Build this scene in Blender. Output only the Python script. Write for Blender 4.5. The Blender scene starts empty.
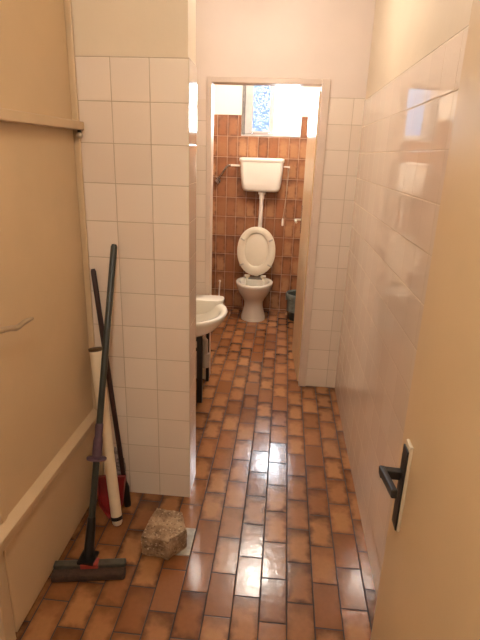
import bpy, bmesh, math, random
from mathutils import Vector, Matrix
random.seed(4)
scene = bpy.context.scene
PI = math.pi
CAM_H = 1.636

# ------------------------------------------------------------------ camera
cam_data = bpy.data.cameras.new('camera')
cam = bpy.data.objects.new('camera', cam_data)
scene.collection.objects.link(cam)
cam_data.sensor_fit = 'VERTICAL'
cam_data.sensor_height = 24.0
cam_data.lens = 487.0 / 640.0 * 24.0
cam_data.clip_start = 0.02
F = 487.0
vd = Vector((288 - 240, 156 - 320, F)).normalized()
vv = Vector((192 - 240, 1750 - 320, F))
vv = (vv - vd * vv.dot(vd)).normalized()
vr = vv.cross(vd)
Wm = Matrix((vr, vd, -vv))                      # camera (x right, y down, z forward) -> world
cr, cu, cb = Wm @ Vector((1, 0, 0)), Wm @ Vector((0, -1, 0)), Wm @ Vector((0, 0, -1))
M = Matrix((cr, cu, cb)).transposed().to_4x4()
M.translation = (0, 0, CAM_H)
cam.matrix_world = M
scene.camera = cam

# ------------------------------------------------------------------ world, light, exposure
world = bpy.data.worlds.new('daylight')
scene.world = world
world.use_nodes = True
bg = world.node_tree.nodes['Background']
bg.inputs[0].default_value = (0.86, 0.93, 1.0, 1)
bg.inputs[1].default_value = 45.0
portal_data = bpy.data.lights.new('window_portal', 'AREA')
portal_data.shape = 'RECTANGLE'
portal_data.size, portal_data.size_y = 0.60, 0.56
portal_data.cycles.is_portal = True
portal = bpy.data.objects.new('window_portal', portal_data)
scene.collection.objects.link(portal)
portal.location = (-0.184, 5.40, 2.085)
portal.rotation_euler = (-PI / 2, 0, 0)
LAMP_HALL = 76.0
FILL_BASIN = 27.0  # strength of the added fill light over the basin
LAMP_WC = 84.0
scene.view_settings.view_transform = 'Standard'
scene.view_settings.look = 'None'
scene.view_settings.gamma = 1.0
scene.view_settings.use_curve_mapping = False
scene.view_settings.exposure = 0.26

# ------------------------------------------------------------------ node helpers
def srgb(r, g, b):
    f = lambda c: (c / 255) / 12.92 if c / 255 <= 0.04045 else ((c / 255 + 0.055) / 1.055) ** 2.4
    return (f(r), f(g), f(b), 1.0)

class NT:
    def __init__(s, name):
        s.m = bpy.data.materials.new(name)
        s.m.use_nodes = True
        s.t = s.m.node_tree
        s.b = s.t.nodes['Principled BSDF']
        s.tc = None
    def n(s, kind, **kw):
        x = s.t.nodes.new(kind)
        for k, v in kw.items():
            setattr(x, k, v)
        return x
    def put(s, sock, v):
        if hasattr(v, 'is_output'):
            s.t.links.new(v, sock)
        elif v is not None:
            sock.default_value = v
    def math(s, op, a, b=None, c=None, clamp=False):
        x = s.n('ShaderNodeMath', operation=op, use_clamp=clamp)
        s.put(x.inputs[0], a)
        if b is not None: s.put(x.inputs[1], b)
        if c is not None: s.put(x.inputs[2], c)
        return x.outputs[0]
    def coord(s):
        if s.tc is None:
            s.tc = s.n('ShaderNodeTexCoord')
        return s.tc.outputs['Object']
    def noise(s, scale, detail=3.0, vec=None, rough=0.5):
        x = s.n('ShaderNodeTexNoise')
        s.put(x.inputs['Vector'], vec if vec is not None else s.coord())
        x.inputs['Scale'].default_value = scale
        x.inputs['Detail'].default_value = detail
        x.inputs['Roughness'].default_value = rough
        return x.outputs['Fac']
    def mix(s, fac, a, b):
        x = s.n('ShaderNodeMix', data_type='RGBA')
        s.put(x.inputs[0], fac); s.put(x.inputs[6], a); s.put(x.inputs[7], b)
        return x.outputs[2]
    def smooth(s, v, lo, hi, a=0.0, b=1.0):
        x = s.n('ShaderNodeMapRange', interpolation_type='SMOOTHSTEP')
        s.put(x.inputs[0], v)
        for i, q in enumerate((lo, hi, a, b)):
            x.inputs[i + 1].default_value = q
        return x.outputs[0]
    def bump(s, h, strength, dist, normal=None):
        x = s.n('ShaderNodeBump')
        x.inputs['Strength'].default_value = strength
        x.inputs['Distance'].default_value = dist
        s.put(x.inputs['Height'], h)
        if normal is not None: s.put(x.inputs['Normal'], normal)
        return x.outputs[0]

def plain(name, col, rough=0.5, metal=0.0, var=0.12, scale=6.0, bump=0.0, bscale=80.0, coat=0.0):
    k = NT(name)
    c = srgb(*col)
    d = tuple(x * (1 - var) for x in c[:3]) + (1,)
    f = k.smooth(k.noise(scale, 4.0), 0.3, 0.7)
    k.put(k.b.inputs['Base Color'], k.mix(f, d, c))
    k.b.inputs['Roughness'].default_value = rough
    k.b.inputs['Metallic'].default_value = metal
    k.b.inputs['Coat Weight'].default_value = coat
    if bump:
        k.put(k.b.inputs['Normal'], k.bump(k.noise(bscale, 3.0), bump, 0.004))
    return k.m

def tiles(name, ua, va, pu, pv, u0, v0, style, stagger=False, grout=0.0015, tilt=0.01, rough=0.1):
    k = NT(name)
    sx = k.n('ShaderNodeSeparateXYZ')
    k.put(sx.inputs[0], k.coord())
    u = k.math('DIVIDE', k.math('SUBTRACT', sx.outputs[ua], u0), pu)
    v = k.math('DIVIDE', k.math('SUBTRACT', sx.outputs[va], v0), pv)
    iu = k.math('FLOOR', u)
    if stagger:
        odd = k.math('FLOORED_MODULO', iu, 2.0)
        v = k.math('ADD', v, k.math('MULTIPLY', odd, 0.5))
        # hand-laid joints wander a little from column to column
        jw = k.n('ShaderNodeTexWhiteNoise', noise_dimensions='1D')
        k.put(jw.inputs['W'], iu)
        v = k.math('ADD', v, k.math('MULTIPLY', k.math('SUBTRACT', jw.outputs[0], 0.5), 0.05))
    iv = k.math('FLOOR', v)
    fu = k.math('SUBTRACT', u, iu)
    fv = k.math('SUBTRACT', v, iv)
    du = k.math('MULTIPLY', k.math('MINIMUM', fu, k.math('SUBTRACT', 1.0, fu)), pu)
    dv = k.math('MULTIPLY', k.math('MINIMUM', fv, k.math('SUBTRACT', 1.0, fv)), pv)
    d = k.math('MINIMUM', du, dv)
    cid = k.n('ShaderNodeCombineXYZ')
    k.put(cid.inputs[0], iu); k.put(cid.inputs[1], iv)
    wn = k.n('ShaderNodeTexWhiteNoise', noise_dimensions='3D')
    k.put(wn.inputs['Vector'], cid.outputs[0])
    val = wn.outputs['Value']
    sepc = k.n('ShaderNodeSeparateColor')
    k.put(sepc.inputs[0], wn.outputs['Color'])
    gm = k.smooth(d, grout * 0.5, grout * 0.5 + 0.0014)          # 0 in the joint, 1 on the tile
    if style == 'cream':
        a, b = srgb(234, 217, 200), srgb(228, 209, 191)
        base = k.mix(val, a, b)
        g = k.mix(k.noise(9, 2), srgb(168, 146, 120), srgb(198, 178, 150))
        rg = rough
    else:
        if style == 'floor':
            light, mid, dark, g = srgb(172, 120, 76), srgb(136, 86, 52), srgb(72, 41, 26), srgb(40, 26, 20)
        else:
            light, mid, dark, g = srgb(186, 134, 94), srgb(152, 98, 64), srgb(90, 52, 36), srgb(190, 154, 126)
        nz = k.noise(22, 4)
        n2 = k.noise(60, 3)
        core = k.math('ADD', d, k.math('MULTIPLY', k.math('SUBTRACT', nz, 0.5), 0.055))
        f1 = k.smooth(core, -0.008, 0.030)
        endd = k.math('MULTIPLY', k.math('SUBTRACT', 1.0, fv), pv)
        endd = k.math('ADD', endd, k.math('MULTIPLY', k.math('SUBTRACT', nz, 0.5), 0.09))
        f2 = k.smooth(endd, 0.0, 0.085, 0.2, 1.0)
        f = k.math('MULTIPLY', f1, f2)
        tone = k.smooth(val, 0.0, 1.0)
        inner = k.mix(tone, mid, light)
        edge = k.mix(sepc.outputs[1], dark, mid)
        base = k.mix(f, edge, inner)
        base = k.mix(k.math('MULTIPLY', n2, 0.25), base, dark)
        rg = k.math('ADD', rough, k.math('MULTIPLY', k.noise(35, 3), 0.14))
    k.put(k.b.inputs['Base Color'], k.mix(gm, g, base))
    k.put(k.b.inputs['Roughness'], k.math('ADD', k.math('MULTIPLY', k.math('SUBTRACT', 1.0, gm), 0.6), rg))
    # each tile is laid with a very slight tilt of its own, with rounded edges
    geo = k.n('ShaderNodeNewGeometry')
    cv = k.n('ShaderNodeVectorMath', operation='SUBTRACT')
    k.put(cv.inputs[0], wn.outputs['Color']); cv.inputs[1].default_value = (0.5, 0.5, 0.5)
    sc = k.n('ShaderNodeVectorMath', operation='SCALE')
    k.put(sc.inputs[0], cv.outputs[0]); sc.inputs['Scale'].default_value = tilt
    ad = k.n('ShaderNodeVectorMath', operation='ADD')
    k.put(ad.inputs[0], geo.outputs['Normal']); k.put(ad.inputs[1], sc.outputs[0])
    nm = k.n('ShaderNodeVectorMath', operation='NORMALIZE')
    k.put(nm.inputs[0], ad.outputs[0])
    edgeh = k.smooth(d, 0.0, 0.004)
    if style == 'cream':
        hh = k.math('ADD', edgeh, k.math('MULTIPLY', k.noise(7, 1), 0.45))
        st, dist = 0.5, 0.0015
    else:
        hh = k.math('ADD', edgeh, k.math('MULTIPLY', k.noise(28, 3), 0.55))
        st, dist = 0.6, 0.002
    k.put(k.b.inputs['Normal'], k.bump(hh, st, dist, nm.outputs[0]))
    k.b.inputs['Specular IOR Level'].default_value = 0.85 if style == 'cream' else 0.5
    return k.m

# ------------------------------------------------------------------ materials
ROW, TOP = 0.1535, 1.975
MT = {}
MT['floor'] = tiles('terracotta floor tile', 0, 1, 0.1035, 0.199, 0.0984, 1.650, 'floor', True, 0.0030, 0.03, 0.10)
MT['cream_x'] = tiles('cream wall tile facing along the room', 0, 2, 0.152, ROW, -0.388, TOP - 0.007, 'cream', grout=0.0018)
MT['cream_y'] = tiles('cream wall tile on side walls', 1, 2, 0.152, ROW, 2.00, TOP, 'cream', grout=0.0018, tilt=0.012, rough=0.035)
MT['cream_f'] = tiles('cream wall tile on far wall', 0, 2, 0.152, ROW, 0.235, TOP + 0.012, 'cream', grout=0.0018)
MT['brown_x'] = tiles('brown wall tile behind toilet', 0, 2, 0.1025, 0.1975, -0.611, 2.003, 'brown', grout=0.0024, tilt=0.012, rough=0.12)
MT['brown_y'] = tiles('brown wall tile on side walls', 1, 2, 0.1025, 0.1975, 5.16, 2.003, 'brown', grout=0.0024, tilt=0.012, rough=0.12)
MT['paint'] = plain('cream wall paint', (228, 210, 184), 0.55, var=0.05, scale=3, bump=0.15, bscale=40)
MT['paint_far'] = plain('pale wall paint', (226, 208, 194), 0.55, var=0.05, scale=3, bump=0.15, bscale=40)
MT['white_paint'] = plain('white wall paint', (238, 232, 222), 0.6, var=0.04, scale=3)
MT['door'] = plain('beige door paint', (214, 184, 144), 0.42, var=0.10, scale=2.2, bump=0.12, bscale=18)
MT['door_trim'] = plain('beige gloss trim paint', (206, 178, 142), 0.38, var=0.10, scale=6)
MT['door_right'] = plain('cream door paint', (200, 172, 134), 0.45, var=0.05, scale=3, bump=0.08, bscale=22)
MT['wc_door'] = plain('cream gloss door paint', (224, 196, 156), 0.22, var=0.06, scale=4)
MT['frame'] = plain('greyish cream frame paint', (216, 194, 176), 0.35, var=0.08, scale=8)
MT['ceramic'] = plain('white glazed ceramic', (236, 228, 212), 0.12, var=0.03, scale=5, coat=0.3)
MT['plastic'] = plain('white cistern plastic', (240, 232, 218), 0.28, var=0.03, scale=5)
MT['seat'] = plain('ivory seat plastic', (234, 222, 198), 0.25, var=0.05, scale=7)
MT['grey_rubber'] = plain('grey bumper rubber', (196, 186, 166), 0.6)
MT['black'] = plain('black lacquered metal', (18, 16, 15), 0.45, var=0.3, scale=30)
MT['black_metal'] = plain('black painted steel', (22, 18, 17), 0.45, var=0.3, scale=20)
MT['chrome'] = plain('worn chrome', (178, 168, 158), 0.25, metal=0.9)
MT['handle_metal'] = plain('brushed nickel', (186, 164, 134), 0.35, metal=0.6)
MT['pole'] = plain('dark green painted pole', (46, 48, 42), 0.4, var=0.25, scale=25)
MT['purple'] = plain('faded purple plastic', (92, 66, 78), 0.5, var=0.25, scale=40)
MT['stick'] = plain('dark brown lacquered stick', (52, 26, 22), 0.4, var=0.35, scale=30)
MT['tube'] = plain('off white tube plastic', (228, 208, 178), 0.38, var=0.08, scale=12)
MT['tube_cap'] = plain('brown tube cap', (92, 64, 30), 0.4, var=0.2, scale=40)
MT['red'] = plain('red dustpan plastic', (146, 24, 24), 0.4, var=0.25, scale=18)
MT['red_block'] = plain('red squeegee bracket', (150, 52, 40), 0.5, var=0.2, scale=30)
MT['sq_bar'] = plain('grey green squeegee bar', (74, 70, 60), 0.45, var=0.3, scale=35)
MT['foam'] = plain('brown squeegee foam', (70, 48, 34), 0.9, var=0.4, scale=60, bump=0.5, bscale=150)
MT['bin'] = plain('dark green bin plastic', (44, 50, 44), 0.4, var=0.2, scale=12)
MT['bag'] = plain('grey green bin bag film', (122, 132, 124), 0.35, var=0.35, scale=25, bump=0.5, bscale=40)
MT['rag'] = plain('mauve and white patterned cloth', (184, 168, 160), 0.9, var=0.75, scale=55, bump=0.6, bscale=60)
MT['plate'] = plain('pale grey drain cover', (176, 166, 152), 0.35, var=0.25, scale=40)
MT['gap_shade'] = plain('dark recess shade colour', (30, 20, 14), 0.8)  # near-black colour stands in for shade behind and under the leaf
MT['pipe_grey'] = plain('pale grey pipe plastic', (176, 164, 150), 0.4)
MT['edge'] = plain('pale bare metal', (206, 190, 164), 0.35, metal=0.2)
MT['sash'] = plain('grey white window paint', (206, 196, 190), 0.45, var=0.15, scale=15)
MT['sash_dark'] = plain('weathered grey window post', (128, 118, 112), 0.55, var=0.3, scale=20)

def stone_mat():
    k = NT('rough brown concrete')
    n1 = k.noise(18, 5); n2 = k.noise(90, 3)
    vo = k.n('ShaderNodeTexVoronoi'); k.put(vo.inputs['Vector'], k.coord()); vo.inputs['Scale'].default_value = 55
    c = k.mix(k.smooth(n1, 0.35, 0.65), srgb(128, 100, 74), srgb(172, 142, 110))
    c = k.mix(k.smooth(vo.outputs['Distance'], 0.12, 0.3, 0.75, 0.0), c, srgb(84, 62, 46))
    k.put(k.b.inputs['Base Color'], k.mix(k.smooth(n2, 0.55, 0.75), c, srgb(196, 172, 142)))
    k.b.inputs['Roughness'].default_value = 0.95
    k.put(k.b.inputs['Normal'], k.bump(k.math('ADD', n2, k.math('MULTIPLY', vo.outputs['Distance'], 0.9)), 0.9, 0.008))
    return k.m
MT['stone'] = stone_mat()

def glass_mat(name, tint, mottled):
    k = NT(name)
    out = k.t.nodes['Material Output']
    tr = k.n('ShaderNodeBsdfTransparent'); gl = k.n('ShaderNodeBsdfGlossy')
    gl.inputs['Roughness'].default_value = 0.05
    if mottled:
        vo = k.n('ShaderNodeTexVoronoi'); k.put(vo.inputs['Vector'], k.coord()); vo.inputs['Scale'].default_value = 42
        f = k.smooth(k.math('ADD', k.noise(50, 3), k.math('MULTIPLY', vo.outputs['Distance'], 0.5)), 0.55, 0.95)
        k.put(tr.inputs[0], k.mix(f, tint[0], tint[1]))
        k.put(gl.inputs['Normal'], k.bump(f, 0.6, 0.003))
    else:
        tr.inputs[0].default_value = tint
    mx = k.n('ShaderNodeMixShader'); mx.inputs[0].default_value = 0.06
    k.put(mx.inputs[1], tr.outputs[0]); k.put(mx.inputs[2], gl.outputs[0])
    k.put(out.inputs['Surface'], mx.outputs[0])
    return k.m
MT['glass'] = glass_mat('clear pane', (0.97, 0.98, 0.99, 1), False)
MT['glass_blue'] = glass_mat('blue patterned pane', ((0.070, 0.096, 0.135, 1), (0.17, 0.18, 0.19, 1)), True)

def lamp_mat(name, col, strength):
    k = NT(name)
    k.b.inputs['Base Color'].default_value = (0.9, 0.88, 0.84, 1)
    k.b.inputs['Emission Color'].default_value = col
    k.b.inputs['Emission Strength'].default_value = strength
    return k.m

# ------------------------------------------------------------------ mesh helpers
def box(bm, x0, x1, y0, y1, z0, z1, mi=0):
    vs = [bm.verts.new((x, y, z)) for z in (z0, z1) for y in (y0, y1) for x in (x0, x1)]
    fs = []
    for q in ((0, 2, 3, 1), (4, 5, 7, 6), (0, 1, 5, 4), (2, 6, 7, 3), (0, 4, 6, 2), (1, 3, 7, 5)):
        f = bm.faces.new([vs[i] for i in q]); f.material_index = mi; fs.append(f)
    return fs

def loft(bm, rings, cap0=True, cap1=True, mi=0):
    rows = [[bm.verts.new(p) for p in r] for r in rings]
    n = len(rows[0])
    for a, b in zip(rows, rows[1:]):
        for i in range(n):
            f = bm.faces.new((a[i], a[(i + 1) % n], b[(i + 1) % n], b[i])); f.material_index = mi
    if cap0: bm.faces.new(rows[0][::-1]).material_index = mi
    if cap1: bm.faces.new(rows[-1]).material_index = mi

def tube(bm, pts, r, seg=12, caps=True, mi=0):
    pts = [Vector(p) for p in pts]
    rs = r if isinstance(r, (list, tuple)) else [r] * len(pts)
    rings = []
    for i, p in enumerate(pts):
        t = (pts[min(i + 1, len(pts) - 1)] - pts[max(i - 1, 0)]).normalized()
        a = t.cross(Vector((0, 0, 1)) if abs(t.z) < 0.9 else Vector((0, 1, 0))).normalized()
        b = t.cross(a)
        rings.append([p + rs[i] * (math.cos(2 * PI * k / seg) * a + math.sin(2 * PI * k / seg) * b) for k in range(seg)])
    loft(bm, rings, caps, caps, mi)

def lathe(bm, prof, cx, cy, seg=32, cap0=True, cap1=True):
    loft(bm, [[(cx + r * math.cos(2 * PI * k / seg), cy + r * math.sin(2 * PI * k / seg), z) for k in range(seg)] for r, z in prof], cap0, cap1)

def rrect(cx, cy, hx, hy, r, z, n=6):
    out = []
    for sx, sy, a0 in ((1, 1, 0), (-1, 1, PI / 2), (-1, -1, PI), (1, -1, 3 * PI / 2)):
        for i in range(n + 1):
            a = a0 + PI / 2 * i / n
            out.append((cx + sx * (hx - r) + r * math.cos(a), cy + sy * (hy - r) + r * math.sin(a), z))
    return out

def egg(cx, cy, a, bf, bb, z, n=40, p=1.0):
    out = []
    for i in range(n):
        t = 2 * PI * i / n
        s, c = math.sin(t), math.cos(t)
        b = bf if c > 0 else bb
        x = a * math.copysign(abs(s) ** p, s)
        out.append((cx + x, cy - b * math.copysign(abs(c) ** p, c), z))
    return out

def obj(name, bm, mats, parent=None, smooth=False, bevel=0.0, sub=0, kind=None, angle=35):
    bmesh.ops.recalc_face_normals(bm, faces=bm.faces)
    me = bpy.data.meshes.new(name)
    bm.to_mesh(me); bm.free()
    if not isinstance(mats, (list, tuple)): mats = [mats]
    for m in mats: me.materials.append(MT[m] if isinstance(m, str) else m)
    o = bpy.data.objects.new(name, me)
    scene.collection.objects.link(o)
    if smooth:
        me.polygons.foreach_set('use_smooth', [True] * len(me.polygons))
        me.set_sharp_from_angle(angle=math.radians(angle))
    if bevel:
        b = o.modifiers.new('bevel', 'BEVEL'); b.width = bevel; b.segments = 2; b.limit_method = 'ANGLE'
        b.harden_normals = False
    if sub:
        s = o.modifiers.new('subdivision', 'SUBSURF'); s.levels = sub; s.render_levels = sub
    if parent:
        o.parent = parent
        o.matrix_parent_inverse = parent.matrix_basis.inverted()
    if kind: o['kind'] = kind
    return o

def tag(o, label, cat, group=None):
    o['label'] = label; o['category'] = cat
    if group: o['group'] = group
    return o

def thing(name, loc, label, cat, group=None):
    o = bpy.data.objects.new(name, None)
    o.empty_display_size = 0.1
    scene.collection.objects.link(o)
    o.location = loc
    return tag(o, label, cat, group)

def struct_root(name, loc):
    o = bpy.data.objects.new(name, None)
    scene.collection.objects.link(o)
    o.location = loc
    o['kind'] = 'structure'
    return o

def by_normal(o, table):
    """material per face direction, table: {'x': i, 'y': i, 'z': i}"""
    for p in o.data.polygons:
        n = p.normal
        ax = max(range(3), key=lambda i: abs(n[i]))
        key = ('x', 'y', 'z')[ax]
        if p.material_index == 1:
            p.material_index = table[key]

# ------------------------------------------------------------------ setting
XL, XR, YN, YF, YB, ZC = -0.875, 0.452, -1.30, 3.352, 5.16, 2.65
bm = bmesh.new(); box(bm, XL - 0.12, XR + 0.12, YN - 0.12, YB + 0.25, -0.12, 0.0)
obj('floor', bm, 'floor', kind='structure')
bm = bmesh.new(); box(bm, XL - 0.12, XR + 0.12, YN - 0.12, YB + 0.25, ZC, ZC + 0.12)
obj('ceiling', bm, 'white_paint', kind='structure')

CL = 0.005                                    # tile cladding stands this far proud of the plaster
def wall(name, slabs, clads, mats, table, skew=None):
    bm = bmesh.new()
    for s in slabs: box(bm, *s, mi=0)
    for s in clads: box(bm, *s, mi=1)
    if skew: skew(bm)
    o = obj(name, bm, mats, kind='structure')
    by_normal(o, table)
    return o
wall('wall_right', [(XR + CL, XR + 0.12, YN - 0.12, YF + 0.10, 0, ZC)], [(XR, XR + CL, YN, YF, 0, TOP + 0.003)],
     ['paint', 'cream_y', 'cream_x'], {'x': 1, 'y': 2, 'z': 1})
DY0, DY1, DZ = 1.13, 2.0, 2.28                # opening of the left door
wall('wall_left', [(XL - 0.12, XL - CL, YN - 0.12, DY0, 0, ZC), (XL - 0.12, XL - CL, DY1, YF + 0.10, 0, ZC), (XL - 0.12, XL - CL, DY0, DY1, DZ, ZC)],
     [(XL - CL, XL, YN, DY0, 0, TOP), (XL - CL, XL, 2.19, YF, 0, TOP)],
     ['paint', 'cream_y', 'cream_x'], {'x': 1, 'y': 2, 'z': 1})
wall('wall_near', [(XL - 0.12, XR + 0.12, YN - 0.12, YN, 0, ZC)], [], ['paint'], {})
PX, PY0, PY1 = -0.388, 2.0, 2.195              # tiled partition stub
def skew_end(bm):                             # the stub's end is not quite square
    for v in bm.verts:
        if v.co.x > PX - 0.01 and v.co.y > PY0 + 0.1: v.co.x -= 0.0055
wall('wall_partition', [(XL - CL, PX - CL, PY0 + CL, PY1, 0, ZC)],
     [(XL - CL, PX, PY0, PY0 + CL, 0, TOP - 0.004), (PX - CL, PX, PY0 + CL, PY1, 0, TOP - 0.004)],
     ['paint', 'cream_x', 'cream_y'], {'x': 2, 'y': 1, 'z': 1}, skew_end)
OX0, OX1, OZ = -0.536, 0.235, 2.092           # opening in the far wall (with its frame)
wall('wall_far', [(XL - CL, OX0, YF + CL, YF + 0.10, 0, ZC), (OX1, XR + CL, YF + CL, YF + 0.10, 0, ZC), (OX0, OX1, YF + CL, YF + 0.10, OZ, ZC)],
     [(XL, OX0, YF, YF + CL, 0, TOP - 0.014), (OX1, XR, YF, YF + CL, 0.004, TOP + 0.015)],
     ['paint_far', 'cream_f', 'cream_y'], {'x': 2, 'y': 1, 'z': 1})
# toilet room
YW = YF + 0.10
BT = 2.003
wall('wall_toilet_left', [(XL - 0.12, XL - CL, YW, YB + 0.25, 0, ZC)], [(XL - CL, XL, YW, YB, 0, BT)], ['white_paint', 'brown_y', 'brown_x'], {'x': 1, 'y': 2, 'z': 1})
wall('wall_toilet_right', [(XR + CL, XR + 0.12, YW, YB + 0.25, 0, ZC)], [(XR, XR + CL, YW, YB, 0, BT)], ['white_paint', 'brown_y', 'brown_x'], {'x': 1, 'y': 2, 'z': 1})
WX0, WX1, WZ0, WZ1 = -0.478, 0.110, 1.812, 2.36
wall('wall_toilet_back',
     [(XL - CL, WX0, YB + CL, YB + 0.22, 0, ZC), (WX1, XR + CL, YB + CL, YB + 0.22, 0, ZC),
      (WX0, WX1, YB + CL, YB + 0.22, 0, WZ0), (WX0, WX1, YB + CL, YB + 0.22, WZ1, ZC)],
     [(XL, WX0, YB, YB + CL, 0, BT), (WX1, XR, YB, YB + CL, 0, BT), (WX0, WX1, YB, YB + CL, 0, WZ0)],
     ['white_paint', 'brown_x', 'brown_y'], {'x': 2, 'y': 1, 'z': 2})

# window of the toilet room
w = struct_root('window_1', (WX0, YB + 0.1, WZ0))
bm = bmesh.new()
wy0, wy1 = YB + 0.07, YB + 0.13
box(bm, WX0 + 0.03, WX1, wy0, wy1, WZ0, WZ0 + 0.03)
box(bm, WX0 + 0.03, WX1, wy0, wy1, WZ1 - 0.04, WZ1)
box(bm, WX1 - 0.03, WX1, wy0, wy1, WZ0 + 0.03, WZ1 - 0.04)
box(bm, -0.185, -0.155, wy0, wy1, WZ0 + 0.03, WZ1 - 0.04)
obj('window_frame', bm, 'sash', w, bevel=0.004)
bm = bmesh.new(); box(bm, WX0, WX0 + 0.03, YB + 0.02, wy1, WZ0, WZ1)
obj('window_post', bm, 'sash_dark', w, bevel=0.004)['label'] = 'weathered dark grey window post'
bm = bmesh.new()
sx0, sx1, sz0, sz1 = WX0 + 0.03, -0.185, WZ0 + 0.03, WZ1 - 0.04
box(bm, sx0, sx0 + 0.075, YB + 0.05, YB + 0.085, sz0, sz1)
box(bm, sx1 - 0.018, sx1, YB + 0.05, YB + 0.085, sz0, sz1)
box(bm, sx0 + 0.075, sx1 - 0.018, YB + 0.05, YB + 0.085, sz0, sz0 + 0.02)
box(bm, sx0 + 0.075, sx1 - 0.018, YB + 0.05, YB + 0.085, sz1 - 0.03, sz1)
sash = obj('sash', bm, 'sash', w, bevel=0.003)
bm = bmesh.new(); box(bm, sx0 + 0.072, sx1 - 0.015, YB + 0.066, YB + 0.070, sz0 + 0.018, sz1 - 0.028)
obj('pane', bm, 'glass_blue', sash)['label'] = 'blue mottled patterned glass pane'
bm = bmesh.new(); box(bm, -0.157, WX1 - 0.028, YB + 0.098, YB + 0.102, sz0 - 0.002, sz1 + 0.002)
obj('pane', bm, 'glass', w)
bm = bmesh.new(); box(bm, WX0, WX1, YB - 0.006, YB + 0.07, WZ0 - 0.001, WZ0 + 0.012)
obj('window_sill', bm, 'sash', w, bevel=0.004)

# frame and leaf of the toilet room door
d3 = struct_root('door_3', (0.171, YF, 0))
bm = bmesh.new()
box(bm, OX0, OX0 + 0.033, YF - 0.012, YF + 0.10, 0, OZ)
box(bm, 0.182, OX1, YF - 0.012, YF + 0.10, 0, OZ)
box(bm, OX0 + 0.033, 0.182, YF - 0.012, YF + 0.10, OZ - 0.033, OZ)
obj('door_frame', bm, 'frame', d3, bevel=0.004)
def leaf_local(root, name, m, L, T, H, z0, hinge, ang, panels=True):
    bm = bmesh.new(); box(bm, 0, T, 0, L, z0, H)
    bmesh.ops.transform(bm, matrix=Matrix.Translation(hinge) @ Matrix.Rotation(ang, 4, 'Z'), verts=bm.verts)
    return obj(name, bm, m, root, bevel=0.003)
hinge3 = Vector((0.172, YF + 0.045, 0))
a3 = math.radians(3.2)
leaf3 = leaf_local(d3, 'door_leaf', 'wc_door', 0.63, 0.038, 2.03, 0.012, hinge3, a3)
T3 = Matrix.Translation(hinge3) @ Matrix.Rotation(a3, 4, 'Z')
def xf(bm, T): bmesh.ops.transform(bm, matrix=T, verts=bm.verts)
bm = bmesh.new(); box(bm, -0.007, 0, 0.565, 0.605, 1.05, 1.27); xf(bm, T3)
obj('lock_plate', bm, 'chrome', leaf3, bevel=0.002)
bm = bmesh.new(); tube(bm, [(-0.004, 0.585, 1.155), (-0.045, 0.585, 1.155), (-0.052, 0.578, 1.155), (-0.054, 0.565, 1.155), (-0.052, 0.46, 1.15)], 0.009); xf(bm, T3)
obj('handle', bm, 'edge', leaf3, smooth=True)['label'] = 'pale metal lever handle'

# left door: beige leaf with batten, ledge and framed lower panel
d1 = struct_root('door_1', (XL, 1.985, 0))
DX = -0.845
bm = bmesh.new()
box(bm, XL - 0.10, DX - 0.001, DY0, 1.186, 0, DZ)
box(bm, XL - 0.10, DX + 0.022, 1.984, DY1, 0, DZ)
box(bm, XL - 0.10, DX + 0.006, 1.186, 1.984, 2.24, DZ)
obj('door_frame', bm, 'door_trim', d1, bevel=0.004)
bm = bmesh.new(); box(bm, DX - 0.04, DX, 1.192, 1.980, 0.022, 2.235)
leaf1 = obj('door_leaf', bm, 'door', d1, bevel=0.003)
bm = bmesh.new(); box(bm, DX, DX + 0.042, 1.196, 1.992, 1.706, 1.738)
obj('batten', bm, 'door_trim', leaf1, bevel=0.004)
bm = bmesh.new()
prof = [(DX, 0.395), (DX + 0.012, 0.395), (DX + 0.020, 0.405), (DX + 0.020, 0.425), (DX + 0.028, 0.436), (DX + 0.028, 0.452), (DX, 0.478)]
loft(bm, [[(x, y, z + 0.016 * (1.98 - y)) for x, z in prof] for y in (1.132, 1.978)])
obj('ledge_moulding', bm, 'door_trim', leaf1, bevel=0.002)
bm = bmesh.new()
box(bm, DX, DX + 0.006, 1.194, 1.225, 0.49, 1.70)
obj('stile', bm, 'door', leaf1, bevel=0.002)
bm = bmesh.new(); tube(bm, [(DX + 0.03, 1.965, 1.706), (DX + 0.03, 1.965, 1.700), (DX + 0.03, 1.965, 1.692)], 0.007)
hk = obj('hook', bm, 'black_metal', leaf1, smooth=True)
bm = bmesh.new()
bmesh.ops.create_uvsphere(bm, u_segments=16, v_segments=10, radius=0.011, matrix=Matrix.Translation((DX + 0.032, 1.963, 1.688)))
obj('hook_knob', bm, 'edge', hk, smooth=True)
bm = bmesh.new(); tube(bm, [(DX, 1.225, 1.14), (DX + 0.006, 1.225, 1.14), (DX + 0.010, 1.225, 1.14)], [0.026, 0.026, 0.018], 20)
rose = obj('handle_rose', bm, 'handle_metal', leaf1, smooth=True)
bm = bmesh.new()
tube(bm, [(DX + 0.008, 1.225, 1.140), (DX + 0.045, 1.225, 1.140), (DX + 0.056, 1.232, 1.139), (DX + 0.058, 1.250, 1.136), (DX + 0.058, 1.290, 1.127), (DX + 0.057, 1.318, 1.117),
          (DX + 0.057, 1.338, 1.116), (DX + 0.057, 1.365, 1.119), (DX + 0.056, 1.395, 1.117), (DX + 0.055, 1.425, 1.113)],
     [0.009, 0.009, 0.009, 0.009, 0.0085, 0.0085, 0.0085, 0.008, 0.007, 0.0045], 12)
obj('lever_handle', bm, 'handle_metal', leaf1, smooth=True)
bm = bmesh.new(); box(bm, XL - 0.10, DX - 0.045, DY0 + 0.001, DY1 - 0.001, 0.0, 2.23)  # solid slab behind the leaf, coloured dark to paint the gap's shade
obj('door_gap_shade', bm, 'gap_shade', d1)

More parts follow.
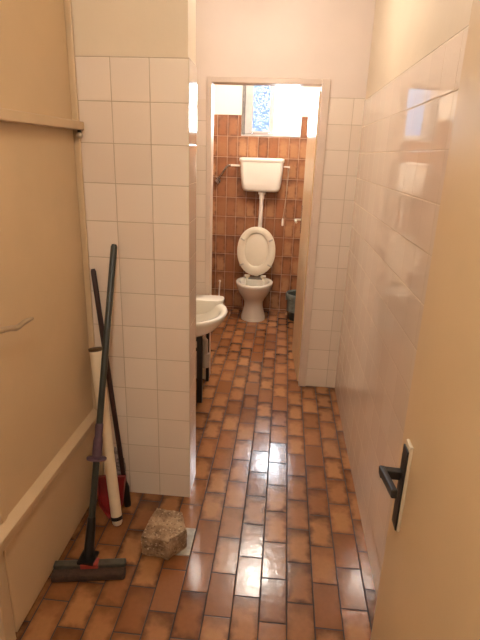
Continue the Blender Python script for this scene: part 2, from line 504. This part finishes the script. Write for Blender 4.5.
# right door: open leaf beside the camera
d2 = struct_root('door_2', (0.285, 0.12, 0))
RX = 0.285
bm = bmesh.new(); box(bm, RX, RX + 0.04, 0.13, 0.953, 0.012, 2.05)
leaf2 = obj('door_leaf', bm, 'door_right', d2, bevel=0.002)
bm = bmesh.new(); box(bm, RX - 0.008, RX + 0.06, 0.0, 0.125, 0, 2.10); box(bm, RX + 0.06, XR, 0.02, 0.105, 0, 2.10)
obj('door_frame', bm, 'frame', d2, bevel=0.004)
bm = bmesh.new(); box(bm, RX - 0.007, RX, 0.867, 0.903, 0.884, 1.092)
pl = obj('lock_plate', bm, 'edge', leaf2, bevel=0.002)
bm = bmesh.new(); box(bm, RX - 0.0105, RX - 0.007, 0.869, 0.9025, 0.886, 1.080)
obj('plate_face', bm, 'black', pl, bevel=0.001)['label'] = 'black face of the lock plate'
bm = bmesh.new()
hx = RX - 0.048
def bar(p, q, wz, wt):
    p, q = Vector(p), Vector(q)
    t = (q - p).normalized(); s = Vector((0, 0, 1)); s = (s - t * s.dot(t)).normalized(); n = t.cross(s)
    loft(bm, [[c + s * a * wz + n * b * wt for a, b in ((1, 1), (1, -1), (-1, -1), (-1, 1))] for c in (p, q)])
bar((RX - 0.010, 0.892, 1.012), (hx - 0.005, 0.892, 1.014), 0.010, 0.009)
bar((hx, 0.902, 1.014), (hx + 0.002, 0.792, 1.036), 0.009, 0.006)
obj('lever_handle', bm, 'black', leaf2, bevel=0.0025)['label'] = 'black lever handle'

# ------------------------------------------------------------------ ceiling lamps, plus an added fill globe by the basin
def ceiling_lamp(x, y, z, r, col, strength, label):
    t = thing('ceiling_lamp', (x, y, ZC), label, 'lamp')
    bm = bmesh.new(); lathe(bm, [(0.055, ZC - 0.002), (0.055, ZC - 0.025), (0.035, ZC - 0.035), (0.035, z + r * 0.93)], x, y)
    obj('lamp_base', bm, 'plastic', t, smooth=True)
    bm = bmesh.new()
    bmesh.ops.create_uvsphere(bm, u_segments=32, v_segments=16, radius=r, matrix=Matrix.Translation((x, y, z)))
    obj('lamp_globe', bm, lamp_mat('glowing globe', col, strength), t, smooth=True)
ceiling_lamp(-0.12, 0.0, 2.50, 0.11, (1.0, 0.94, 0.84, 1), LAMP_HALL, 'round glowing ceiling lamp in the passage above the two beige doors')
ceiling_lamp(-0.10, 3.98, 2.50, 0.11, (1.0, 0.92, 0.82, 1), LAMP_WC, 'round glowing ceiling lamp inside the toilet room')

ceiling_lamp(-0.20, 2.46, 2.50, 0.11, (1.0, 0.92, 0.84, 1), FILL_BASIN, 'added glowing fill globe above the wash basin, before the toilet room door')  # unseen globe, added to brighten the far and right walls

# ------------------------------------------------------------------ toilet
TX = -0.268
t = thing('toilet', (TX, 4.88, 0), 'white ceramic toilet with its seat raised, by brown tiled wall', 'toilet')
bm = bmesh.new()
cy = 4.90
R = []
for a, bf, bb, z, c in ((0.128, 0.145, 0.17, 0.0, 0), (0.126, 0.142, 0.17, 0.03, 0), (0.112, 0.125, 0.17, 0.08, 0), (0.098, 0.108, 0.17, 0.14, 0), (0.100, 0.110, 0.18, 0.19, 0),
                        (0.122, 0.15, 0.19, 0.235, 0), (0.152, 0.20, 0.20, 0.28, 0), (0.176, 0.238, 0.20, 0.33, 0), (0.186, 0.255, 0.205, 0.365, 0), (0.190, 0.262, 0.205, 0.385, 0),
                        (0.190, 0.262, 0.205, 0.398, 0), (0.184, 0.256, 0.20, 0.404, 0), (0.160, 0.232, 0.165, 0.405, 0), (0.148, 0.218, 0.15, 0.398, 0), (0.142, 0.21, 0.145, 0.375, 0),
                        (0.135, 0.19, 0.14, 0.32, 0), (0.10, 0.13, 0.12, 0.25, 0), (0.06, 0.06, 0.08, 0.215, 0)):
    R.append(egg(TX, cy, a, bf, bb, z, 44))
loft(bm, R)
pan = obj('pan', bm, 'ceramic', t, smooth=True, angle=60)
bm = bmesh.new(); lathe(bm, [(0.001, 0.2405), (0.085, 0.2405)], TX, cy - 0.01, 24, False, False)
water = NT('toilet water'); water.b.inputs['Base Color'].default_value = srgb(96, 70, 44); water.b.inputs['Roughness'].default_value = 0.05
obj('water', bm, water.m, pan)
# shelf behind the bowl that carries the hinges and meets the flush pipe
bm = bmesh.new()
loft(bm, [rrect(TX, 5.06, 0.10, 0.085, 0.03, z) for z in (0.29, 0.31, 0.388, 0.396)])
obj('inlet_shelf', bm, 'ceramic', t, smooth=True)
tilt = math.radians(-3.5)
Ts = Matrix.Translation((TX, 5.0, 0.415)) @ Matrix.Rotation(tilt, 4, 'X')
def oval(a, zc, bt, bbm, n=48, p=0.92):
    out = []
    for i in range(n):
        th = 2 * PI * i / n
        s, c = math.sin(th), math.cos(th)
        b = bt if c > 0 else bbm
        sq = 1.0 if c > 0 else 1.0 - 0.10 * (c * c)
        out.append((a * sq * math.copysign(abs(s) ** p, s), zc + b * math.copysign(abs(c) ** p, c)))
    return out
def ring_mesh(bm, outer, inner, y0, y1, r=0.006):
    n = len(outer)
    co = (sum(p[0] for p in outer) / n, sum(p[1] for p in outer) / n)
    sh = lambda loop, f: [(co[0] + (x - co[0]) * f, co[1] + (z - co[1]) * f) for x, z in loop]
    loops = [[(x, y1, z) for x, z in sh(outer, 0.985)], [(x, y1 - r, z) for x, z in outer], [(x, y0 + r, z) for x, z in outer], [(x, y0, z) for x, z in sh(outer, 0.965)],
             [(x, y0, z) for x, z in sh(inner, 1.06)], [(x, y0 + r, z) for x, z in inner], [(x, y1 - r, z) for x, z in inner], [(x, y1, z) for x, z in sh(inner, 1.03)]]
    rows = [[bm.verts.new(p) for p in l] for l in loops]
    for a, b in zip(rows, rows[1:] + rows[:1]):
        for i in range(n):
            bm.faces.new((a[i], a[(i + 1) % n], b[(i + 1) % n], b[i]))
bm = bmesh.new()
ring_mesh(bm, oval(0.198, 0.275, 0.252, 0.252), oval(0.122, 0.285, 0.182, 0.165), -0.034, -0.014); xf(bm, Ts)
seat = obj('toilet_seat', bm, 'seat', t, smooth=True, angle=50)
bm = bmesh.new()
o0 = oval(0.192, 0.272, 0.246, 0.248)
loft(bm, [[(x * f, y, 0.272 + (z - 0.272) * f) for x, z in o0] for f, y in ((0.95, -0.011), (1.0, -0.006), (1.0, 0.006), (0.97, 0.013), (0.7, 0.018))]); xf(bm, Ts)
obj('toilet_lid', bm, 'seat', t, smooth=True, angle=50)
for sx in (-1, 1):
    for zc, rot in ((0.135, 0.42), (0.395, -0.50)):
        bm = bmesh.new(); box(bm, -0.024, 0.024, -0.042, -0.034, -0.008, 0.008)
        xf(bm, Ts @ Matrix.Translation((sx * 0.145, 0, zc)) @ Matrix.Rotation(sx * rot, 4, 'Y'))
        obj('bumper', bm, 'grey_rubber', seat, bevel=0.003)
    bm = bmesh.new()
    tube(bm, [(TX + sx * 0.085, 5.00, 0.394), (TX + sx * 0.085, 5.00, 0.425)], 0.012)
    tube(bm, [(TX + sx * 0.058, 4.995, 0.430), (TX + sx * 0.112, 4.995, 0.430)], 0.014)
    obj('hinge', bm, 'seat', t, smooth=True)

# cistern
CXc, CYc = -0.257, 5.075
t = thing('cistern', (CXc, CYc, 1.29), 'white plastic cistern high on the brown tiled wall above the toilet', 'cistern')
bm = bmesh.new()
loft(bm, [rrect(CXc + 0.006, CYc + 0.008, hx_, hy_, r_, z) for hx_, hy_, r_, z in
          ((0.150, 0.055, 0.04, 1.288), (0.176, 0.068, 0.045, 1.296), (0.190, 0.074, 0.048, 1.318), (0.198, 0.077, 0.045, 1.37), (0.208, 0.079, 0.04, 1.48), (0.213, 0.080, 0.036, 1.572))])
obj('tank', bm, 'plastic', t, smooth=True, angle=50)
bm = bmesh.new()
loft(bm, [rrect(CXc + 0.004, CYc + 0.005, hx_, hy_, 0.035, z) for hx_, hy_, z in ((0.218, 0.082, 1.573), (0.221, 0.084, 1.578), (0.221, 0.084, 1.598), (0.216, 0.08, 1.606), (0.19, 0.06, 1.610))])
obj('cistern_lid', bm, 'plastic', t, smooth=True, angle=50)
bm = bmesh.new()
tube(bm, [(-0.240, 5.075, 1.290), (-0.240, 5.075, 1.262), (-0.240, 5.075, 1.258)], [0.036, 0.036, 0.030], 20)
tube(bm, [(-0.240, 5.075, 1.258), (-0.240, 5.075, 1.215)], 0.026, 16)
obj('pipe_nut', bm, 'plastic', t, smooth=True)
bm = bmesh.new()
tube(bm, [(-0.240, 5.075, 1.26), (-0.244, 5.078, 1.0), (-0.250, 5.085, 0.70), (-0.256, 5.100, 0.47), (-0.262, 5.105, 0.398)], 0.0205, 18)
obj('flush_pipe', bm, 'plastic', t, smooth=True)
bm = bmesh.new()
tube(bm, [(-0.06, 5.07, 1.533), (0.02, 5.07, 1.533)], 0.007, 10)
box(bm, 0.012, 0.026, 5.062, 5.078, 1.522, 1.540)
lev = obj('flush_lever', bm, 'plastic', t, smooth=True)
bm = bmesh.new()
tube(bm, [(0.019, 5.07, 1.526), (0.005, 5.07, 1.25), (-0.014, 5.07, 1.03)], 0.0022, 6)
obj('pull_cord', bm, 'edge', lev)
bm = bmesh.new(); lathe(bm, [(0.004, 1.035), (0.009, 1.02), (0.011, 0.965), (0.008, 0.955)], -0.0145, 5.07, 12)
obj('pull_grip', bm, 'plastic', lev, smooth=True)

# inlet pipe
t = thing('water_pipe', (-0.70, 5.10, 1.38), 'bent metal inlet pipe with a valve, left of the white cistern', 'pipe')
bm = bmesh.new()
tube(bm, [(-0.470, 5.07, 1.530), (-0.575, 5.07, 1.530)], 0.010, 10)
obj('inlet_tail', bm, 'plastic', t, smooth=True)
bm = bmesh.new()
tube(bm, [(-0.560, 5.07, 1.530), (-0.590, 5.07, 1.528), (-0.610, 5.075, 1.512), (-0.655, 5.085, 1.445), (-0.690, 5.095, 1.39)], 0.0105, 12)
obj('hose', bm, 'chrome', t, smooth=True)
bm = bmesh.new()
tube(bm, [(-0.700, 5.16, 1.375), (-0.700, 5.08, 1.375)], 0.015, 14)
tube(bm, [(-0.700, 5.105, 1.345), (-0.700, 5.105, 1.405)], 0.018, 14)
tube(bm, [(-0.700, 5.158, 1.375), (-0.700, 5.150, 1.375)], 0.028, 18)
obj('valve', bm, 'chrome', t, smooth=True)

# bin with liner
BX, BY = 0.205, 4.93
t = thing('waste_bin', (BX, BY, 0), 'dark green plastic waste bin half behind the toilet room door', 'bin')
bm = bmesh.new()
lathe(bm, [(0.085, 0.0), (0.092, 0.004), (0.128, 0.262), (0.136, 0.264), (0.136, 0.280), (0.128, 0.282), (0.122, 0.262), (0.086, 0.012), (0.02, 0.010)], BX, BY, 32)
obj('bin_body', bm, 'bin', t, smooth=True, angle=50)
bm = bmesh.new()
prof = [(0.121, 0.10, 0.2), (0.1225, 0.25, 0.3), (0.126, 0.284, 0.6), (0.133, 0.292, 0.8), (0.141, 0.286, 0.8), (0.143, 0.268, 1.2), (0.141, 0.248, 1.6), (0.139, 0.225, 2.2)]
rings = []
for r, z, wv in prof:
    ring = []
    for k in range(48):
        a = 2 * PI * k / 48
        rr = r + 0.0016 * wv * (math.sin(a * 9 + z * 30) * 0.5 + 0.5)
        zz = z + 0.006 * wv * math.sin(a * 5 + 1.0) * (0.25 if z > 0.25 else 1)
        ring.append((BX + rr * math.cos(a), BY + rr * math.sin(a), zz))
    rings.append(ring)
loft(bm, rings, False, False)
o = obj('bin_liner', bm, 'bag', smooth=True, angle=80)
tag(o, 'greyish plastic bag lining the dark green bin', 'bin liner')

# toilet brush
t = thing('toilet_brush', (-0.655, 5.03, 0), 'white toilet brush with a thin handle, in the corner left of the toilet', 'toilet brush')
bm = bmesh.new(); lathe(bm, [(0.05, 0.0), (0.052, 0.01), (0.045, 0.10), (0.048, 0.125), (0.040, 0.125), (0.036, 0.02)], -0.655, 5.03)
obj('holder', bm, 'plastic', t, smooth=True)
bm = bmesh.new(); tube(bm, [(-0.655, 5.03, 0.06), (-0.648, 5.02, 0.25), (-0.643, 5.012, 0.345)], 0.007, 10)
h = obj('handle', bm, 'plastic', t, smooth=True)
bm = bmesh.new(); bmesh.ops.create_uvsphere(bm, u_segments=12, v_segments=8, radius=0.013, matrix=Matrix.Translation((-0.643, 5.012, 0.352)))
obj('knob', bm, 'plastic', h, smooth=True)

# ------------------------------------------------------------------ wash basin on its black stand
SX, SY, SZ = -0.603, 3.045, 0.652
t = thing('wash_basin', (SX, 3.33, SZ - 0.15), 'white ceramic wash basin just behind the tiled partition, before the toilet room', 'basin')
bm = bmesh.new()
R = []
for a, bf, bb, z in ((0.09, 0.09, 0.10, SZ - 0.165), (0.14, 0.15, 0.16, SZ - 0.150), (0.205, 0.235, 0.22, SZ - 0.105), (0.242, 0.275, 0.25, SZ - 0.06), (0.260, 0.295, 0.265, SZ - 0.03),
                     (0.266, 0.302, 0.27, SZ - 0.012), (0.262, 0.298, 0.266, SZ - 0.001), (0.250, 0.286, 0.255, SZ + 0.002), (0.226, 0.262, 0.225, SZ - 0.004), (0.214, 0.248, 0.205, SZ - 0.022),
                     (0.19, 0.22, 0.18, SZ - 0.07), (0.13, 0.15, 0.13, SZ - 0.115), (0.03, 0.03, 0.03, SZ - 0.125)):
    R.append(egg(SX, SY, a, bf, bb, z, 48, 0.93))
loft(bm, R)
obj('bowl', bm, 'ceramic', t, smooth=True, angle=60)
bm = bmesh.new()
loft(bm, [rrect(SX + 0.012, 3.262, hx_, hy_, r_, z) for hx_, hy_, r_, z in
          ((0.150, 0.055, 0.04, SZ - 0.10), (0.192, 0.070, 0.04, SZ - 0.045), (0.200, 0.072, 0.045, SZ - 0.005), (0.206, 0.074, 0.05, SZ + 0.012), (0.203, 0.073, 0.05, SZ + 0.022), (0.190, 0.062, 0.045, SZ + 0.025))])
obj('back_ledge', bm, 'ceramic', t, smooth=True, angle=60)
bm = bmesh.new()
tube(bm, [(-0.600, 3.045, SZ - 0.16), (-0.585, 3.06, SZ - 0.19), (-0.520, 3.13, SZ - 0.22), (-0.500, 3.160, SZ - 0.26), (-0.499, 3.165, 0.27)], 0.019, 14)
tube(bm, [(-0.499, 3.165, 0.29), (-0.499, 3.165, 0.19)], 0.030, 16)
tube(bm, [(-0.499, 3.165, 0.22), (-0.52, 3.22, 0.20), (-0.56, 3.345, 0.20)], 0.017, 12)
obj('drain_pipe', bm, 'pipe_grey', t, smooth=True)['label'] = 'pale grey drain pipe under the basin'
st = thing('basin_stand', (-0.60, 3.16, 0), 'black metal stand with legs under the white wash basin', 'stand')
for x in (-0.505, -0.70):
    for y, wd, top_ in ((2.985, 0.022, SZ - 0.164), (3.325, 0.014, SZ - 0.102)):
        bm = bmesh.new(); box(bm, x - wd, x + wd * 0.6, y - 0.014, y + 0.014, 0, top_)
        obj('leg', bm, 'black_metal', st, bevel=0.002)
bm = bmesh.new(); box(bm, -0.686, -0.527, 2.975, 2.995, SZ - 0.200, SZ - 0.176)
obj('cross_bar', bm, 'black_metal', st, bevel=0.002)
bm = bmesh.new(); box(bm, -0.691, -0.519, 3.315, 3.335, 0.24, 0.262)
obj('cross_bar', bm, 'black_metal', st, bevel=0.002)

# ------------------------------------------------------------------ cleaning things in the corner
def lerp(a, b, f): return Vector(a) * (1 - f) + Vector(b) * f
# floor squeegee
p0, p1 = Vector((-0.715, 1.515, 0.050)), Vector((-0.703, 1.978, 1.262))
t = thing('floor_squeegee', (-0.70, 1.50, 0), 'long dark green floor squeegee leaning on the tiled partition', 'squeegee')
bm = bmesh.new(); tube(bm, [lerp(p0, p1, f) for f in (0.05, 0.5, 0.992, 1.0)], [0.0135, 0.0135, 0.0135, 0.010], 14)
pole = obj('pole', bm, 'pole', t, smooth=True)
bm = bmesh.new()
tube(bm, [lerp(p0, p1, f) for f in (0.305, 0.310, 0.316, 0.32)], [0.016, 0.040, 0.040, 0.018], 18)
tube(bm, [lerp(p0, p1, f) for f in (0.32, 0.34, 0.37, 0.385, 0.42, 0.425)], [0.0195, 0.020, 0.019, 0.0155, 0.0165, 0.0145], 16)
obj('sleeve', bm, 'purple', t, smooth=True)['label'] = 'faded purple plastic sleeve with flange'
bm = bmesh.new(); tube(bm, [lerp(p0, p1, f) for f in (0.0, 0.03, 0.10, 0.13)], [0.020, 0.020, 0.018, 0.0150], 16)
box(bm, -0.748, -0.682, 1.478, 1.545, 0.050, 0.062)
obj('socket', bm, 'black', t, smooth=True)
sqT = Matrix.Translation((-0.697, 1.470, 0)) @ Matrix.Rotation(math.radians(10), 4, 'Z')
bm = bmesh.new()
box(bm, -0.142, 0.142, 0.012, 0.044, 0.026, 0.050)
xf(bm, sqT); obj('head_bar', bm, 'sq_bar', t, bevel=0.004)
bm = bmesh.new(); box(bm, -0.036, 0.036, 0.008, 0.048, 0.028, 0.053); xf(bm, sqT)
obj('bracket', bm, 'red_block', t, bevel=0.004)['label'] = 'red bracket on the squeegee head'
bm = bmesh.new(); box(bm, -0.145, 0.145, -0.026, 0.020, 0.003, 0.034); xf(bm, sqT)
obj('foam_blade', bm, 'foam', t, bevel=0.008)
# brown stick
s0, s1 = Vector((-0.672, 1.895, 0.006)), Vector((-0.805, 1.986, 1.150))
t = thing('broom_stick', (s0.x, s0.y, 0), 'dark brown stick crossing behind the green squeegee pole', 'stick')
bm = bmesh.new(); tube(bm, [lerp(s0, s1, f) for f in (0.10, 0.5, 0.99, 1.0)], [0.0115, 0.0115, 0.0115, 0.008], 12)
obj('stick', bm, 'stick', t, smooth=True)
bm = bmesh.new(); tube(bm, [lerp(s0, s1, f) for f in (0.0, 0.012, 0.06, 0.085, 0.11)], [0.016, 0.017, 0.017, 0.020, 0.0125], 14)
obj('ferrule', bm, 'black', t, smooth=True)['label'] = 'black plastic end piece'
# white tube
q0, q1 = Vector((-0.674, 1.752, 0.018)), Vector((-0.794, 1.924, 0.822))
t = thing('plastic_tube', (q0.x, q0.y, 0), 'off-white round tube leaning in the corner behind the poles', 'tube')
bm = bmesh.new(); tube(bm, [lerp(q0, q1, f) for f in (0.05, 0.5, 0.97)], [0.0245, 0.0250, 0.0265], 22)
obj('tube', bm, 'tube', t, smooth=True)
bm = bmesh.new(); tube(bm, [lerp(q0, q1, f) for f in (0.032, 0.052)], 0.0262, 22)
obj('band', bm, 'black', t, smooth=True)['label'] = 'black band near the foot of the tube'
bm = bmesh.new(); tube(bm, [lerp(q0, q1, f) for f in (0.0, 0.012, 0.034)], [0.017, 0.022, 0.0235], 20)
obj('tip', bm, 'tube', t, smooth=True)
bm = bmesh.new(); tube(bm, [lerp(q0, q1, f) for f in (0.968, 0.972, 0.985, 0.988)], [0.026, 0.031, 0.031, 0.024], 22)
obj('cap', bm, 'tube_cap', t, smooth=True)['label'] = 'brown cap at the top of the tube'
# red dustpan standing on its handle end
t = thing('dustpan', (-0.74, 1.84, 0), 'red plastic dustpan standing in the corner behind the white tube', 'dustpan')
Td = Matrix.Translation((-0.724, 1.815, 0.004)) @ Matrix.Rotation(math.radians(8), 4, 'Z') @ Matrix.Rotation(math.radians(-22), 4, 'X')
bm = bmesh.new()
outl = [(-0.008, 0.0), (0.012, 0.0), (0.052, 0.06), (0.062, 0.19), (-0.072, 0.19), (-0.055, 0.06)]
loft(bm, [[(x, y, z) for x, z in outl] for y in (0.0, 0.005)])
for (x0, z0), (x1, z1) in zip(outl, outl[1:] + outl[:1]):
    if z0 > 0.2 and z1 > 0.2: continue
    dirv = Vector((x1 - x0, 0, z1 - z0)); nn = Vector((-dirv.z, 0, dirv.x)).normalized() * 0.004
    hgt0, hgt1 = (-0.035 if z0 < 0.2 else -0.010), (-0.035 if z1 < 0.2 else -0.010)
    a, b = Vector((x0, 0, z0)), Vector((x1, 0, z1))
    loft(bm, [[a, b, b + Vector((0, hgt1, 0)), a + Vector((0, hgt0, 0))], [a + nn, b + nn, b + nn + Vector((0, hgt1, 0)), a + nn + Vector((0, hgt0, 0))]])
xf(bm, Td)
obj('pan', bm, 'red', t, bevel=0.002)
# crumpled rag behind the tube
bm = bmesh.new()
bmesh.ops.create_icosphere(bm, subdivisions=4, radius=1.0)
from mathutils import noise as mnoise
for v in bm.verts:
    n = mnoise.noise(v.co * 2.3) * 0.35 + mnoise.noise(v.co * 5.1) * 0.18
    v.co = v.co * (1 + n)
    v.co = Vector((v.co.x * 0.034, v.co.y * 0.020, v.co.z * 0.120)) + Vector((-0.738, 1.962, 0.148))
o = obj('cleaning_rag', bm, 'rag', smooth=True, angle=180)
tag(o, 'crumpled mauve and white rag behind the white tube', 'rag')

# concrete block and drain cover
bm = bmesh.new(); box(bm, -0.470, -0.318, 1.625, 1.785, 0.0, 0.006)
o = obj('drain_cover', bm, 'plate', bevel=0.002); tag(o, 'flat pale grey square plate on the floor under the concrete block', 'floor plate')
top = [(-0.497, 1.782), (-0.378, 1.768), (-0.335, 1.665), (-0.4, 1.582), (-0.519, 1.601), (-0.511, 1.716)]
bm = bmesh.new()
def ringz(s, z, dx=0, dy=0):
    cx = sum(p[0] for p in top) / 6; cy = sum(p[1] for p in top) / 6
    return [(cx + (x - cx) * s + dx, cy + (y - cy) * s + dy, z) for x, y in top]
loft(bm, [ringz(0.95, 0.0062), ringz(1.0, 0.02), ringz(1.0, 0.092), ringz(0.97, 0.106)])
bmesh.ops.triangulate(bm, faces=[f for f in bm.faces if len(f.verts) > 4])
bmesh.ops.subdivide_edges(bm, edges=bm.edges, cuts=9, use_grid_fill=True)
for v in bm.verts:
    n = mnoise.noise(v.co * 22) * 0.0035 + mnoise.noise(v.co * 90) * 0.0022 + min(0, mnoise.noise(v.co * 45) + 0.15) * 0.006
    d = Vector((v.co.x + 0.45, v.co.y - 1.685, (v.co.z - 0.055) * 1.4)).normalized()
    v.co += d * n
    v.co.z = max(v.co.z, 0.0062)
o = obj('concrete_block', bm, 'stone', smooth=True, angle=60)
tag(o, 'rough brown concrete block sitting on the floor by the partition', 'block')
